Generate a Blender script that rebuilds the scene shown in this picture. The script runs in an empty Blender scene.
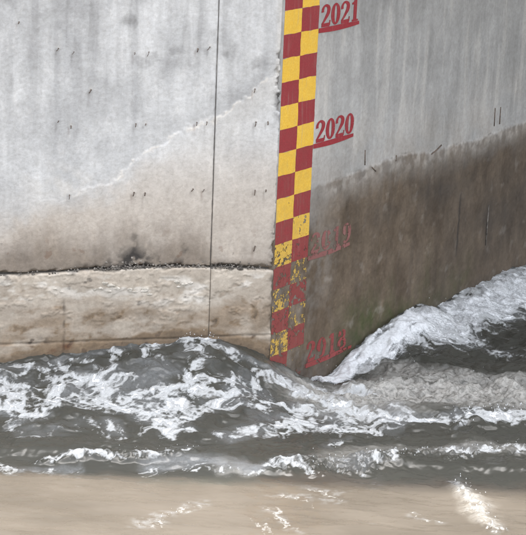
import bpy, math, random
import numpy as np
from mathutils import Matrix, Vector

random.seed(7)
rng = np.random.default_rng(7)
scene = bpy.context.scene
COL = scene.collection

# ------------------------------------------------------------------ camera
F_PX, PITCH, ROLL = 1996.07, 0.275, 0.0404           # focal length in photo pixels (526 wide), tilt down, roll
CAM = np.array([-0.093, -16.373, 5.634])
FW = np.array([0, math.cos(PITCH), -math.sin(PITCH)])
UP = np.array([0, math.sin(PITCH), math.cos(PITCH)])
RT = np.array([1.0, 0, 0])
cr, sr = math.cos(ROLL), math.sin(ROLL)
cam_d = bpy.data.cameras.new('camera')
cam = bpy.data.objects.new('camera', cam_d)
COL.objects.link(cam)
cam_d.sensor_fit = 'VERTICAL'
cam_d.sensor_height = 24.0
cam_d.lens = 24.0 * F_PX / 535.0
cam_d.clip_start = 0.1
cam_d.clip_end = 2000
rx = cr * RT + sr * UP                                # image-right axis after the roll
uy = -sr * RT + cr * UP
M = Matrix(((rx[0], uy[0], -FW[0], CAM[0]), (rx[1], uy[1], -FW[1], CAM[1]), (rx[2], uy[2], -FW[2], CAM[2]), (0, 0, 0, 1)))
cam.matrix_world = M
scene.camera = cam

# ------------------------------------------------------------------ sky, sun, exposure
SUN_EL, SUN_AZ = math.radians(76.3), math.radians(6)    # high behind the wall, so wall and near water lie in shade
world = bpy.data.worlds.new('World')
scene.world = world
world.use_nodes = True
wn = world.node_tree
bg = wn.nodes['Background']
sky = wn.nodes.new('ShaderNodeTexSky')
sky.sky_type = 'NISHITA'
sky.sun_disc = False
sky.sun_elevation = SUN_EL
sky.sun_rotation = SUN_AZ
sky.air_density = 1.0
sky.dust_density = 5.0
sky.ozone_density = 0.6
hazy = wn.nodes.new('ShaderNodeHueSaturation')        # thin white haze over the blue
hazy.inputs['Saturation'].default_value = 0.30
wn.links.new(sky.outputs[0], hazy.inputs['Color'])
wn.links.new(hazy.outputs[0], bg.inputs[0])
bg.inputs[1].default_value = 0.15
sun_d = bpy.data.lights.new('sun', 'SUN')
sun_d.energy = 2.9
sun_d.angle = math.radians(1.6)
sun_d.color = (1.0, 0.95, 0.88)
sun = bpy.data.objects.new('sun', sun_d)
COL.objects.link(sun)
sdir = Vector((math.sin(SUN_AZ) * math.cos(SUN_EL), math.cos(SUN_AZ) * math.cos(SUN_EL), math.sin(SUN_EL)))
sun.rotation_euler = sdir.to_track_quat('Z', 'Y').to_euler()
sun.location = (0, 6, 14)
vs = scene.view_settings
vs.view_transform = 'Standard'
vs.look = 'None'
vs.gamma = 1.0
vs.use_curve_mapping = False
vs.exposure = 2.5

# ------------------------------------------------------------------ noise
def _hash(ix, iy, seed):
    h = (ix.astype(np.int64) * 374761393 + iy.astype(np.int64) * 668265263 + seed * 1442695041) & 0xffffffff
    h = ((h ^ (h >> 13)) * 1274126177) & 0xffffffff
    return (h ^ (h >> 16)) & 0xffffffff

def perlin(x, y, seed=0):
    x0 = np.floor(x); y0 = np.floor(y)
    fx = x - x0; fy = y - y0
    u = fx * fx * fx * (fx * (fx * 6 - 15) + 10)
    v = fy * fy * fy * (fy * (fy * 6 - 15) + 10)
    def g(ix, iy, dx, dy):
        a = _hash(ix, iy, seed) * (2 * math.pi / 4294967296.0)
        return np.cos(a) * dx + np.sin(a) * dy
    n00 = g(x0, y0, fx, fy); n10 = g(x0 + 1, y0, fx - 1, fy)
    n01 = g(x0, y0 + 1, fx, fy - 1); n11 = g(x0 + 1, y0 + 1, fx - 1, fy - 1)
    return ((n00 * (1 - u) + n10 * u) * (1 - v) + (n01 * (1 - u) + n11 * u) * v) * 1.5

def fbm(x, y, octaves=4, seed=0, gain=0.5):
    a, s, t = 1.0, 0.0, 0.0
    for i in range(octaves):
        s = s + a * perlin(x, y, seed + i * 17)
        t += a
        a *= gain
        x = x * 2.03 + 11.7
        y = y * 2.03 - 5.3
    return s / t * 1.4

def ridged(x, y, octaves=4, seed=0, gain=0.5):
    a, s, t = 1.0, 0.0, 0.0
    for i in range(octaves):
        s = s + a * (1 - np.minimum(1, np.abs(perlin(x, y, seed + i * 17)) * 2.0))
        t += a
        a *= gain
        x = x * 2.03 + 11.7
        y = y * 2.03 - 5.3
    return s / t

def smooth(a, b, x):
    t = np.clip((x - a) / (b - a), 0, 1)
    return t * t * (3 - 2 * t)

def seg_dist(x, y, pts):
    best = np.full(np.shape(x), 1e9)
    for (x0, y0), (x1, y1) in zip(pts[:-1], pts[1:]):
        dx, dy = x1 - x0, y1 - y0
        t = np.clip(((x - x0) * dx + (y - y0) * dy) / (dx * dx + dy * dy + 1e-12), 0, 1)
        best = np.minimum(best, np.hypot(x - x0 - t * dx, y - y0 - t * dy))
    return best

# ------------------------------------------------------------------ the place: two wall planes meeting at the z axis
ANG_R, ANG_L = 0.9596, 0.2188
DIR = {'R': np.array([math.cos(ANG_R), math.sin(ANG_R), 0]), 'L': np.array([-math.cos(ANG_L), -math.sin(ANG_L), 0])}
NRM = {'R': np.array([math.sin(ANG_R), -math.cos(ANG_R), 0]), 'L': np.array([math.sin(ANG_L), -math.cos(ANG_L), 0]) * np.array([-1, 1, 0])}
NRM['L'] = np.array([math.sin(ANG_L), -math.cos(ANG_L), 0])

def ray(px, py):
    x, y = px - 263.0, py - 267.5
    x, y = cr * x + sr * y, -sr * x + cr * y
    return RT * x / F_PX - UP * y / F_PX + FW

def on_wall(px, py, side):
    """measured photo point -> (metres from the corner, height) on a wall"""
    d = ray(px, py)
    t = -(CAM @ NRM[side]) / (d @ NRM[side])
    P = CAM + d * t
    return float(P @ DIR[side]), float(P[2])

def wall_pts(lst, side):
    return [on_wall(a, b, side) for a, b in lst]

def wall_xyz(side, u, z, off):
    u = np.asarray(u, float); z = np.asarray(z, float); off = np.asarray(off, float)
    d, n = DIR[side], NRM[side]
    return np.stack([u * d[0] + off * n[0], u * d[1] + off * n[1], z + 0 * u], -1)

# ------------------------------------------------------------------ mesh helpers
def np_mesh(name, verts, faces, smooth_shade=True):
    """faces: (n,4) or (n,3) int array"""
    me = bpy.data.meshes.new(name)
    verts = np.asarray(verts, np.float32); faces = np.asarray(faces, np.int32)
    k = faces.shape[1]
    me.vertices.add(len(verts))
    me.vertices.foreach_set('co', verts.ravel())
    me.loops.add(faces.size)
    me.loops.foreach_set('vertex_index', faces.ravel())
    me.polygons.add(len(faces))
    me.polygons.foreach_set('loop_start', np.arange(0, faces.size, k, dtype=np.int32))
    me.polygons.foreach_set('loop_total', np.full(len(faces), k, np.int32))
    me.update(calc_edges=True)
    me.validate()
    me.polygons.foreach_set('use_smooth', np.full(len(me.polygons), smooth_shade, bool))
    return me

def set_attr(me, name, arr):
    arr = np.asarray(arr, np.float32)
    if arr.ndim == 1:
        a = me.attributes.new(name, 'FLOAT', 'POINT')
        a.data.foreach_set('value', arr)
    else:
        a = me.attributes.new(name, 'FLOAT_COLOR', 'POINT')
        a.data.foreach_set('color', np.c_[arr, np.ones(len(arr), np.float32)].ravel())

def link(name, me, mat=None, parent=None):
    o = bpy.data.objects.new(name, me)
    COL.objects.link(o)
    if mat is not None:
        me.materials.append(mat)
    if parent is not None:
        o.parent = parent
    return o

def empty(name, loc=(0, 0, 0)):
    o = bpy.data.objects.new(name, None)
    o.location = loc
    COL.objects.link(o)
    return o

def tag(o, label=None, cat=None, group=None, kind=None):
    if cat and not kind: kind = 'thing'
    if label: o['label'] = label
    if cat: o['category'] = cat
    if group: o['group'] = group
    if kind: o['kind'] = kind
    return o

def grid_faces(nu, nv):
    i = np.arange(nu - 1)[:, None] * nv + np.arange(nv - 1)[None, :]
    return np.stack([i, i + nv, i + nv + 1, i + 1], -1).reshape(-1, 4)

# ------------------------------------------------------------------ material helpers
class NT:
    def __init__(self, name):
        self.m = bpy.data.materials.new(name)
        self.m.use_nodes = True
        self.t = self.m.node_tree
        self.bsdf = self.t.nodes['Principled BSDF']
        self.out = self.t.nodes['Material Output']
    def n(self, kind, **kw):
        nd = self.t.nodes.new(kind)
        for k, v in kw.items(): setattr(nd, k, v)
        return nd
    def l(self, a, b): self.t.links.new(a, b)
    def put(self, sock, v):
        if hasattr(v, 'is_output'): self.l(v, sock)
        else: sock.default_value = v
    def pos(self, scale=(1, 1, 1)):
        g = self.n('ShaderNodeTexCoord')
        mp = self.n('ShaderNodeMapping')
        mp.inputs['Scale'].default_value = scale
        self.l(g.outputs['Object'], mp.inputs['Vector'])
        return mp.outputs[0]
    def noise(self, vec, scale, detail=4, rough=0.55, dist=0.0):
        nd = self.n('ShaderNodeTexNoise')
        self.l(vec, nd.inputs['Vector'])
        nd.inputs['Scale'].default_value = scale
        nd.inputs['Detail'].default_value = detail
        nd.inputs['Roughness'].default_value = rough
        nd.inputs['Distortion'].default_value = dist
        return nd.outputs['Fac']
    def rng(self, v, a, b, c=0.0, d=1.0, smoothstep=True):
        nd = self.n('ShaderNodeMapRange')
        nd.interpolation_type = 'SMOOTHSTEP' if smoothstep else 'LINEAR'
        self.put(nd.inputs[0], v)
        for i, q in enumerate((a, b, c, d)): nd.inputs[i + 1].default_value = q
        return nd.outputs[0]
    def math(self, op, a, b=0.0, clamp=False):
        nd = self.n('ShaderNodeMath', operation=op, use_clamp=clamp)
        self.put(nd.inputs[0], a); self.put(nd.inputs[1], b)
        return nd.outputs[0]
    def mix(self, fac, a, b, mode='MIX'):
        nd = self.n('ShaderNodeMix', data_type='RGBA', blend_type=mode)
        self.put(nd.inputs[0], fac); self.put(nd.inputs[6], a); self.put(nd.inputs[7], b)
        return nd.outputs[2]
    def attr(self, name, kind='GEOMETRY'):
        nd = self.n('ShaderNodeAttribute', attribute_type=kind)
        nd.attribute_name = name
        return nd
    def bump(self, h, dist, strength=1.0):
        nd = self.n('ShaderNodeBump')
        nd.inputs['Distance'].default_value = dist
        nd.inputs['Strength'].default_value = strength
        self.l(h, nd.inputs['Height'])
        self.l(nd.outputs[0], self.bsdf.inputs['Normal'])

def C(r, g, b): return (r, g, b, 1.0)

def concrete(name, base, pale, mud, darkmud, footing=False):
    t = NT(name)
    p = t.pos()
    ps = t.pos((7, 7, 0.45))
    big = t.noise(p, 1.7, 5, 0.6)
    streak = t.noise(ps, 1.0, 5, 0.6)
    fine = t.noise(p, 28, 6, 0.7)
    speck = t.noise(p, 120, 3, 0.6)
    c = t.mix(t.rng(big, 0.35, 0.68), base, pale)
    c = t.mix(t.rng(streak, 0.45, 0.72, 0, 0.24), c, C(base[0] * 0.62, base[1] * 0.63, base[2] * 0.65))
    c = t.mix(t.rng(streak, 0.50, 0.28, 0, 0.25), c, C(min(1, pale[0] * 1.22), min(1, pale[1] * 1.22), min(1, pale[2] * 1.22)))
    m1 = t.n('ShaderNodeSeparateColor'); t.l(t.attr('stain_a').outputs['Color'], m1.inputs[0])
    m2 = t.n('ShaderNodeSeparateColor'); t.l(t.attr('stain_b').outputs['Color'], m2.inputs[0])
    # warm silty film, mud, pale lime, dirt, algae, rust
    c = t.mix(m2.outputs[0], c, C(0.47, 0.40, 0.325))
    mudc = t.mix(t.rng(t.noise(t.pos((1.6, 1.6, 1.0)), 2.4, 7, 0.68), 0.25, 0.75), darkmud, mud)
    c = t.mix(m1.outputs[0], c, mudc)
    c = t.mix(m2.outputs[1], c, C(0.066, 0.072, 0.030))
    c = t.mix(m1.outputs[2], c, C(0.66, 0.62, 0.56))
    c = t.mix(m2.outputs[2], c, C(0.13, 0.055, 0.025))
    c = t.mix(m1.outputs[1], c, C(0.045, 0.04, 0.036))
    c = t.mix(t.rng(fine, 0.3, 0.75, 0, 0.5), c, t.mix(1.0, c, C(0.62, 0.60, 0.57), 'MULTIPLY'))
    c = t.mix(t.rng(speck, 0.66, 0.74, 0, 0.35), c, C(0.09, 0.085, 0.08))
    t.l(c, t.bsdf.inputs['Base Color'])
    t.bsdf.inputs['Roughness'].default_value = 0.86
    t.bsdf.inputs['Specular IOR Level'].default_value = 0.25
    mid = t.noise(t.pos((1, 1, 0.5)), 9, 7, 0.72)
    c2 = t.mix(t.rng(mid, 0.42, 0.72, 0, 0.22), c, t.mix(0.55, c, C(0.07, 0.065, 0.06)))
    c2 = t.mix(t.rng(mid, 0.46, 0.28, 0, 0.55), c2, t.mix(1.0, c, C(1.28, 1.26, 1.24), 'MULTIPLY'))
    t.l(c2, t.bsdf.inputs['Base Color'])
    h = t.math('ADD', t.math('MULTIPLY', fine, 1.0), t.math('MULTIPLY', speck, 0.35))
    t.bump(h, 0.006, 0.55)
    return t.m

M_LEFT = concrete('pale_concrete', C(0.44, 0.437, 0.428), C(0.59, 0.586, 0.572), C(0.25, 0.205, 0.16), C(0.165, 0.135, 0.108))
M_FOOT = concrete('silted_concrete', C(0.37, 0.325, 0.27), C(0.50, 0.45, 0.38), C(0.26, 0.19, 0.125), C(0.16, 0.115, 0.075))
M_RIGHT = concrete('grey_concrete', C(0.315, 0.308, 0.293), C(0.40, 0.392, 0.375), C(0.178, 0.136, 0.097), C(0.076, 0.054, 0.035))

def plain(name, col, col2, rough=0.8, scale=30, bump=0.004, metallic=0.0):
    t = NT(name)
    f = t.noise(t.pos(), scale, 5, 0.65)
    t.l(t.mix(t.rng(f, 0.35, 0.68), col, col2), t.bsdf.inputs['Base Color'])
    t.bsdf.inputs['Roughness'].default_value = rough
    t.bsdf.inputs['Metallic'].default_value = metallic
    t.bump(f, bump, 0.6)
    return t.m
M_CORE = plain('joint_filler', C(0.05, 0.045, 0.04), C(0.09, 0.08, 0.07), 0.95)
M_WIRE = plain('rusty_wire', C(0.075, 0.058, 0.046), C(0.16, 0.115, 0.085), 0.8, 80)
M_RUBBLE = plain('broken_mortar', C(0.06, 0.053, 0.046), C(0.25, 0.225, 0.195), 0.95, 22)
M_LUMP = plain('lime_lump', C(0.34, 0.31, 0.26), C(0.55, 0.51, 0.45), 0.9, 26)
M_SHADE_DECK = plain('shade_deck_concrete', C(0.36, 0.355, 0.35), C(0.46, 0.455, 0.45), 0.9, 9)
M_EARTH = plain('bank_soil', C(0.16, 0.13, 0.09), C(0.10, 0.12, 0.05), 0.95, 3)

# ------------------------------------------------------------------ wall relief, shared by concrete and paint
POUR = wall_pts([(283, 58), (279, 68), (262, 80), (250, 93), (232, 106), (215, 118), (195, 125), (170, 135), (150, 147), (130, 165), (108, 186), (75, 196), (40, 200), (0, 212)], 'L')
SEAM_PX = wall_pts([(-60, 276), (0, 274.4), (50, 272.2), (92, 269), (150, 266.5), (190, 266), (230, 267), (268, 269), (285, 270)], 'L')
SEAM_U = np.array([q[0] for q in SEAM_PX])[::-1]
SEAM_Z = np.array([q[1] for q in SEAM_PX])[::-1]
def seam(u): return np.interp(u, SEAM_U, SEAM_Z)
JOINT_U = 0.553
TIDE = wall_pts([(300, 191), (313, 187), (340, 178), (372, 166), (400, 155), (432, 152), (450, 146), (480, 138), (526, 121)], 'R')
TIDE_U = np.array([q[0] for q in TIDE]); TIDE_Z = np.array([q[1] for q in TIDE])
def tide(u): return np.interp(u, TIDE_U, TIDE_Z) + 0.02 * fbm(np.asarray(u) * 5, np.asarray(u) * 0 + 3, 4, 61) + 0.012 * perlin(np.asarray(u) * 21, np.asarray(u) * 0 + 1, 62)
BOARDS_R = wall_pts([(461, 195), (456, 258)], 'R')

def pour_side(u, z):
    """signed height above the slanting pour line of the left wall"""
    pu = np.array([q[0] for q in POUR]); pz = np.array([q[1] for q in POUR])
    k = np.argsort(pu)
    return z - (np.interp(u, pu[k], pz[k]) + 0.05 * fbm(u * 3.5, z * 3.5, 5, 71) + 0.045 * fbm(u * 13, z * 13, 4, 72))

def relief_L(u, z):
    r = 0.006 * fbm(u * 1.2, z * 1.2, 3, 1) + 0.0022 * fbm(u * 9, z * 4, 4, 2) + 0.0012 * fbm(u * 40, z * 40, 3, 3)
    s = pour_side(u, z)
    r = r - 0.006 * smooth(-0.012, 0.008, s) * smooth(0.02, 0.3, u) * smooth(2.3, 1.2, u)     # pour above the line sits slightly back
    for bu in (0.95, 1.38, 1.784, 2.2):                                                        # board marks
        r = r + 0.0022 * np.exp(-((u - bu - 0.004 * perlin(z * 3, z * 0, 5)) / 0.006) ** 2)
    return r - 0.0015 * smooth(0.25, 0.7, fbm(u * 24, z * 24, 4, 9)) * smooth(-.1, .5, fbm(u * 1.7, z * 1.7, 2, 10))

def relief_F(u, z):
    r = 0.008 * fbm(u * 1.6, z * 3.0, 4, 21) + 0.0025 * fbm(u * 8, z * 10, 5, 22) + 0.0018 * fbm(u * 45, z * 45, 4, 23)
    # scabs of mortar and a spalled band
    r = r + 0.007 * smooth(0.12, 0.18, fbm(u * 2.6 + 3, z * 5, 6, 24, 0.62)) * smooth(0.45, 0.65, z)
    r = r - 0.010 * np.exp(-((z - 0.415 + 0.03 * (u - 1) * 0.3 - 0.006 * perlin(u * 6, u * 0, 26)) / 0.008) ** 2)
    r = r - 0.012 * np.exp(-((u - 1.79 - 0.01 * perlin(z * 9, z * 0, 27)) / 0.007) ** 2) * smooth(0.85, 0.75, z)
    return r

def relief_R(u, z):
    r = 0.005 * fbm(u * 1.1, z * 1.1, 3, 31) + 0.0016 * fbm(u * 7, z * 3, 4, 32) + 0.0010 * fbm(u * 40, z * 40, 3, 33)
    far = smooth(0.62, 0.9, u)
    s = z - tide(u)
    below = smooth(0.012, -0.008, s)
    r = r + (0.005 * below + 0.004 * below * fbm(u * 12, z * 12, 3, 35)) * far
    r = r - 0.006 * np.exp(-(s / 0.010) ** 2) * smooth(0.1, 0.5, fbm(u * 7, z * 2, 3, 36)) * far
    (u0, z0), (u1, z1) = BOARDS_R
    r = r - 0.012 * np.exp(-((u - 3.144) / 0.014) ** 2) * smooth(0.40, 0.6, z) * smooth(1.2, 1.0, z)
    return r

def axis(fine0, fine1, step, lo, hi, coarse):
    a = list(np.arange(fine0, fine1 + 1e-9, step))
    x, s = fine0, step
    while x > lo:
        s = min(s * 1.35, coarse); x = max(lo, x - s); a.insert(0, x)
    x, s = fine1, step
    while x < hi:
        s = min(s * 1.35, coarse); x = min(hi, x + s); a.append(x)
    return np.array(a)

def panel(name, side, U, Zfun, T, relief, proud, mat, parent, stains, chip, depth=0.28):
    """a slab with a dense relief front; Zfun(u,t) -> z; chip(u,z,edge dists) -> loss near the edges"""
    nu, nv = len(U), len(T)
    uu, tt = np.meshgrid(U, T, indexing='ij')
    zz = Zfun(uu, tt)
    off = proud + relief(uu, zz) + chip(uu, zz, uu - U[0], U[-1] - uu, zz - Zfun(uu, tt * 0), Zfun(uu, tt * 0 + 1) - zz)
    V = wall_xyz(side, uu, zz, off).reshape(-1, 3)
    F = grid_faces(nu, nv)
    if side == 'L': F = F[:, ::-1]
    idx = np.arange(nu * nv).reshape(nu, nv)
    loop = np.concatenate([idx[:, 0], idx[-1, 1:], idx[-2::-1, -1], idx[0, -2:0:-1]])
    back = V[loop] - NRM[side] * depth
    nb = len(V)
    V = np.r_[V, back]
    j = np.arange(len(loop)); jn = (j + 1) % len(loop)
    S = np.stack([loop[j], nb + j, nb + jn, loop[jn]], -1)
    if side == 'L': S = S[:, ::-1]
    me = np_mesh(name, V, np.r_[F, S])
    a, b = stains(uu.ravel(), zz.ravel())
    set_attr(me, 'stain_a', np.r_[a, a[loop]])
    set_attr(me, 'stain_b', np.r_[b, b[loop]])
    return link(name, me, mat, parent)

def blob(u, z, cu, cz, ru, rz): return np.exp(-(((u - cu) / ru) ** 2 + ((z - cz) / rz) ** 2))

def stains_L(u, z):
    n = fbm(u * 2.3, z * 2.3, 5, 41); n2 = fbm(u * 9, z * 9, 4, 42); st = fbm(u * 11, z * 0.9, 4, 43)
    sm = seam(u)
    s = pour_side(u, z)
    mud = smooth(0.50, 0.04, z - sm + 0.20 * n + 0.06 * st) ** 1.1 * 0.90
    mud = np.maximum(mud, 0.62 * blob(u, z, 1.10, 1.30, 0.6, 0.14) * (0.7 + 0.6 * n2))
    mud = mud * (1 - 0.6 * smooth(0.55, 0.53, u) * smooth(0.03, 0.1, z - sm))
    warm = smooth(0.05, -0.25, s + 0.12 * n) * smooth(2.3, 1.75, z) * 0.55 + 0.2 * smooth(1.9, 1.4, z)
    pale = 0.72 * np.exp(-((s + 0.012) / (0.012 + 0.02 * np.abs(n))) ** 2) * smooth(-0.25, 0.30, n2 + 0.5 * n) * smooth(2.1, 1.3, u)
    pale = pale + 0.30 * smooth(0.0, -0.05, s) * smooth(-0.5, -0.1, s) * smooth(1.2, 0.3, u)
    pale = pale + 0.40 * blob(u, z, 1.72, 1.75, 0.42, 0.16) * smooth(-0.2, 0.4, n + n2 * 0.5)
    pale = pale + 0.7 * smooth(0.09, 0.0, u) * smooth(2.55, 2.8, z)
    grime = 0.16 * smooth(0.05, 0.5, st) * smooth(2.0, 2.9, z) + 0.16 * smooth(0.1, 0.6, n) * smooth(2.0, 2.8, z)
    grime = grime + 0.95 * blob(u, z, 1.21, seam(1.2) + 0.08, 0.15, 0.10) * smooth(-0.35, 0.3, n2)
    grime = grime + 0.55 * blob(u, z, 1.205, 1.28, 0.035, 0.13) * smooth(-0.4, 0.2, n2)
    grime = grime + 0.75 * blob(u, z, 0.77, 1.22, 0.03, 0.10) * smooth(-0.2, 0.3, n2)
    grime = grime + 0.75 * smooth(0.045, 0.004, z - sm + 0.03 * n2) * smooth(-0.3, 0.3, n2 + n)
    grime = grime + 0.75 * blob(u, z, 1.15, sm + 0.03, 0.60, 0.045) * smooth(-0.15, 0.35, n2)
    grime = grime + 0.30 * smooth(0.35, 0.7, fbm(u * 3, z * 3, 5, 49)) * smooth(2.4, 2.9, z)
    grime = grime + 0.5 * smooth(0.012, 0.0, np.abs(u - JOINT_U)) * smooth(-0.4, 0.3, n2)
    grime = grime + 0.85 * smooth(0.085, 0.02, u + 0.05 * n2) * smooth(-0.1, 0.25, n2 + 0.1) * (smooth(2.95, 2.8, z) * smooth(2.25, 2.4, z) + 0.5 * smooth(1.6, 1.2, z))
    grime = grime + 0.14 * smooth(-0.02, 0.02, s) * smooth(0.35, 0.05, s) * smooth(1.8, 0.9, u) 
    spots = smooth(0.55, 0.75, fbm(u * 21, z * 21, 4, 47)) * smooth(1.9, 1.3, z)
    grime = grime + 0.4 * spots * smooth(0.0, 0.5, n)
    rust = 0.35 * smooth(0.52, 0.6, fbm(u * 8 + 3, z * 8, 3, 48)) * smooth(1.5, 1.1, z)
    for i, (tu, tz) in enumerate(TIE_UZ):
        ln = 0.05 + 0.11 * ((i * 37) % 11) / 10.0
        run = np.exp(-((u - tu - 0.02 - 0.004 * n2) / (0.006 + 0.006 * ((i * 53) % 7) / 6.0)) ** 2) * smooth(tz, tz - 0.03, z) * smooth(tz - ln - 0.03, tz - 0.02, z)
        grime = grime + (0.22 if i % 3 else 0.10) * run
        rust = rust + (0.30 if i % 3 == 0 else 0.08) * run
        pale = pale + 0.25 * blob(u, z, tu, tz + 0.012, 0.018, 0.014) * (i % 2)
    z0 = np.zeros_like(u)
    return np.clip(np.stack([mud, grime, pale], -1), 0, 1), np.clip(np.stack([warm, z0, rust], -1), 0, 1)

TIES = [(19, 22), (58.5, 48.5), (74, 52), (135, 53), (149, 52), (91, 90), (198, 49), (210, 47), (58.5, 121), (71, 126), (136, 124), (146, 124),
        (197, 122.5), (207, 122), (69.5, 195), (134, 192.5), (145, 193), (193, 189), (204, 189.5), (256, 122), (268, 122), (255, 89), (255, 190), (266, 190), (255, 246)]
TIE_UZ = wall_pts(TIES, 'L')
RUST_SPOT = on_wall(66, 346, 'L'); DARK_SPOT = on_wall(44, 338, 'L')
PROFILE_U = [-1.0, -0.5, -0.02, 0.074, 0.27, 0.45, 0.62, 0.85, 1.05, 1.31, 1.65, 2.32, 4, 8]
PROFILE_Z = [-.02, -.02, 0.175, 0.255, 0.325, 0.40, 0.43, .415, .395, .36, .305, .24, .12, .05]
def stains_F(u, z):
    n = fbm(u * 2.3, z * 4, 5, 51); n2 = fbm(u * 9, z * 12, 4, 52); n3 = fbm(u * 3.5, z * 9, 4, 53)
    sm = seam(u)
    band = z - (0.76 + 0.08 * fbm(u * 2.5, u * 0, 4, 54))
    mud = 0.15 + 0.62 * smooth(0.06, -0.12, band) * smooth(-0.6, 0.2, n) + 0.3 * smooth(0.5, 0.3, z) + 0.35 * smooth(0.1, 0.5, n2) * smooth(1.0, 0.85, z)
    mud = mud * (1 - 0.6 * smooth(0.45, 0.9, fbm(u * 1.9, z * 6, 4, 58) + 0.55))
    mud = mud + 0.55 * smooth(0.10, 0.03, z - np.interp(u, PROFILE_U, PROFILE_Z) + 0.05 * n2 + 0.03 * n)
    pale = 0.7 * smooth(0.05, 0.35, n3) * smooth(-0.05, 0.12, band) * smooth(1.01, 0.92, z)
    pale = pale + 0.6 * blob(u, z, 0.83, 0.74, 0.32, 0.035) * smooth(-0.3, 0.2, n2)
    pale = pale + 0.5 * smooth(0.035, 0.0, sm - z) * smooth(-0.2, 0.3, n2)
    grime = 0.55 * smooth(0.42, 0.6, n2) * smooth(-0.3, 0.3, n)
    grime = grime + 0.30 * smooth(0.07, 0.02, z - np.interp(u, PROFILE_U, PROFILE_Z) + 0.05 * n2)
    grime = grime + 0.55 * smooth(0.03, 0.0, sm - z) * smooth(0.0, 0.5, n2)
    grime = grime + 0.7 * blob(u, z, DARK_SPOT[0], DARK_SPOT[1], 0.05, 0.03) * smooth(-0.3, 0.2, n2)
    grime = grime + 0.45 * np.exp(-((u - 1.79) / 0.012) ** 2) * smooth(0.85, 0.7, z) * smooth(-0.3, 0.2, n2)
    grime = grime + 0.45 * np.exp(-((z - 0.415 + 0.009 * (u - 1)) / 0.008) ** 2) * smooth(-0.3, 0.2, n2)
    grime = grime + 0.5 * smooth(0.06, 0.01, u) * smooth(-0.2, 0.3, n2)
    rust = 0.85 * blob(u, z, RUST_SPOT[0], RUST_SPOT[1], 0.045, 0.028) + 0.5 * blob(u, z, RUST_SPOT[0] + .11, RUST_SPOT[1] - .03, 0.04, 0.02) + 0.3 * smooth(0.4, 0.6, n2) * smooth(0.5, 0.4, z)
    warm = 0.3 + 0 * u
    wet = np.zeros_like(u)
    return np.clip(np.stack([mud, grime, pale], -1), 0, 1), np.clip(np.stack([warm, wet, rust], -1), 0, 1)

def stains_R(u, z):
    n = fbm(u * 1.6, z * 1.9, 5, 81); n2 = fbm(u * 9, z * 7, 4, 82); st = fbm(u * 7, z * 0.7, 4, 83)
    s = z - tide(u)
    mud = smooth(0.015, -0.03, s + 0.02 * n2) * (0.62 + 0.38 * smooth(-0.05, -0.36, s + 0.16 * n + 0.06 * n2))
    mud = mud * (0.55 + 0.45 * smooth(0.2, 1.0, u + 0.3 * n))
    mud = np.maximum(mud, (0.88 + 0.25 * n2) * smooth(1.6, 1.15, z + 0.12 * n))
    mud = mud + 0.12 * smooth(0.25, 0.0, s) * smooth(-0.1, 0.4, n)
    green = 0.85 * smooth(0.60, 0.1, z + 0.35 * n + 0.15 * st) * smooth(0.75, 1.5, u + 0.2 * n) * smooth(3.6, 2.3, u + 0.5 * n) * (0.7 + 0.5 * smooth(-0.3, 0.4, n2))
    grime = 0.16 * smooth(0.05, 0.5, st) * (0.5 + 0.5 * smooth(-0.2, 0.5, n)) * smooth(0.6, 1.1, u)
    grime = grime + 0.5 * np.exp(-((s - 0.004) / 0.010) ** 2) * smooth(0.25, 0.7, n2 + 0.5 * n) * smooth(0.6, 0.9, u)
    grime = grime + 0.6 * np.exp(-((u - 3.144) / 0.016) ** 2) * smooth(0.42, 0.6, z) * smooth(1.2, 1.0, z)
    grime = grime + 0.35 * smooth(0.2, -0.05, z) + 0.40 * blob(u, z, 2.3, 1.22, 1.0, 0.18) * smooth(-0.3, 0.4, n) + 0.50 * smooth(1.6, 3.6, u) * smooth(0, -.25, s) * (0.75 + 0.5 * n)
    pale = 0.26 * np.exp(-((s + 0.05) / 0.07) ** 2) * smooth(-0.3, 0.4, n2) * smooth(0.6, 0.9, u)
    pale = pale + 0.22 * smooth(0.1, 0.5, -st) * smooth(0, 0.3, s) + 0.25 * blob(u, z, 0.62, 2.5, 0.12, 0.5)
    pale = pale + 0.16 * smooth(0.3, 0.9, fbm(u * 6, z * 6, 6, 88)) * smooth(0.05, -0.1, s)
    warm = 0.22 * smooth(0.8, 0.0, s) * smooth(-0.4, 0.3, n)
    return np.clip(np.stack([mud, grime, pale], -1), 0, 1), np.clip(np.stack([warm, green, 0 * u], -1), 0, 1)

def rim(w, e):
    """1 at an edge, 0 beyond w from it"""
    w = np.maximum(w, 0.0015)
    t = np.clip(1 - e / w, 0, 1)
    return t * t * (3 - 2 * t)

def chip_L(u, z, e0, e1, e2, e3):
    n = fbm(u * 14, z * 14, 4, 91); n2 = fbm(u * 5, z * 5, 3, 92)
    rough_corner = smooth(0.05, 0.3, n2 + 0.25 + 0.4 * smooth(2.3, 2.45, z) * smooth(3.0, 2.85, z) + 0.3 * smooth(1.5, 1.2, z))
    r = -0.007 * rim(0.0045 + 0.003 * n, np.minimum(e0, e1)) * smooth(-0.3, 0.4, n2)
    zone = 0.25 + 1.5 * smooth(2.30, 2.42, z) * smooth(3.0, 2.85, z) + 0.9 * smooth(1.5, 1.2, z)
    n3 = fbm(u * 30, z * 22, 4, 96, 0.65)
    r = r - 0.042 * rim((0.028 + 0.05 * n + 0.035 * n3) * zone, u) * rough_corner * smooth(3.0, 2.75, z)        # broken arris by the gauge
    r = r - 0.04 * smooth(0.03, 0.0, u) * smooth(2.6, 2.8, z)
    return r - 0.035 * rim(0.02 + 0.03 * n, e2) * smooth(-0.35, 0.25, n2)

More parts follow.
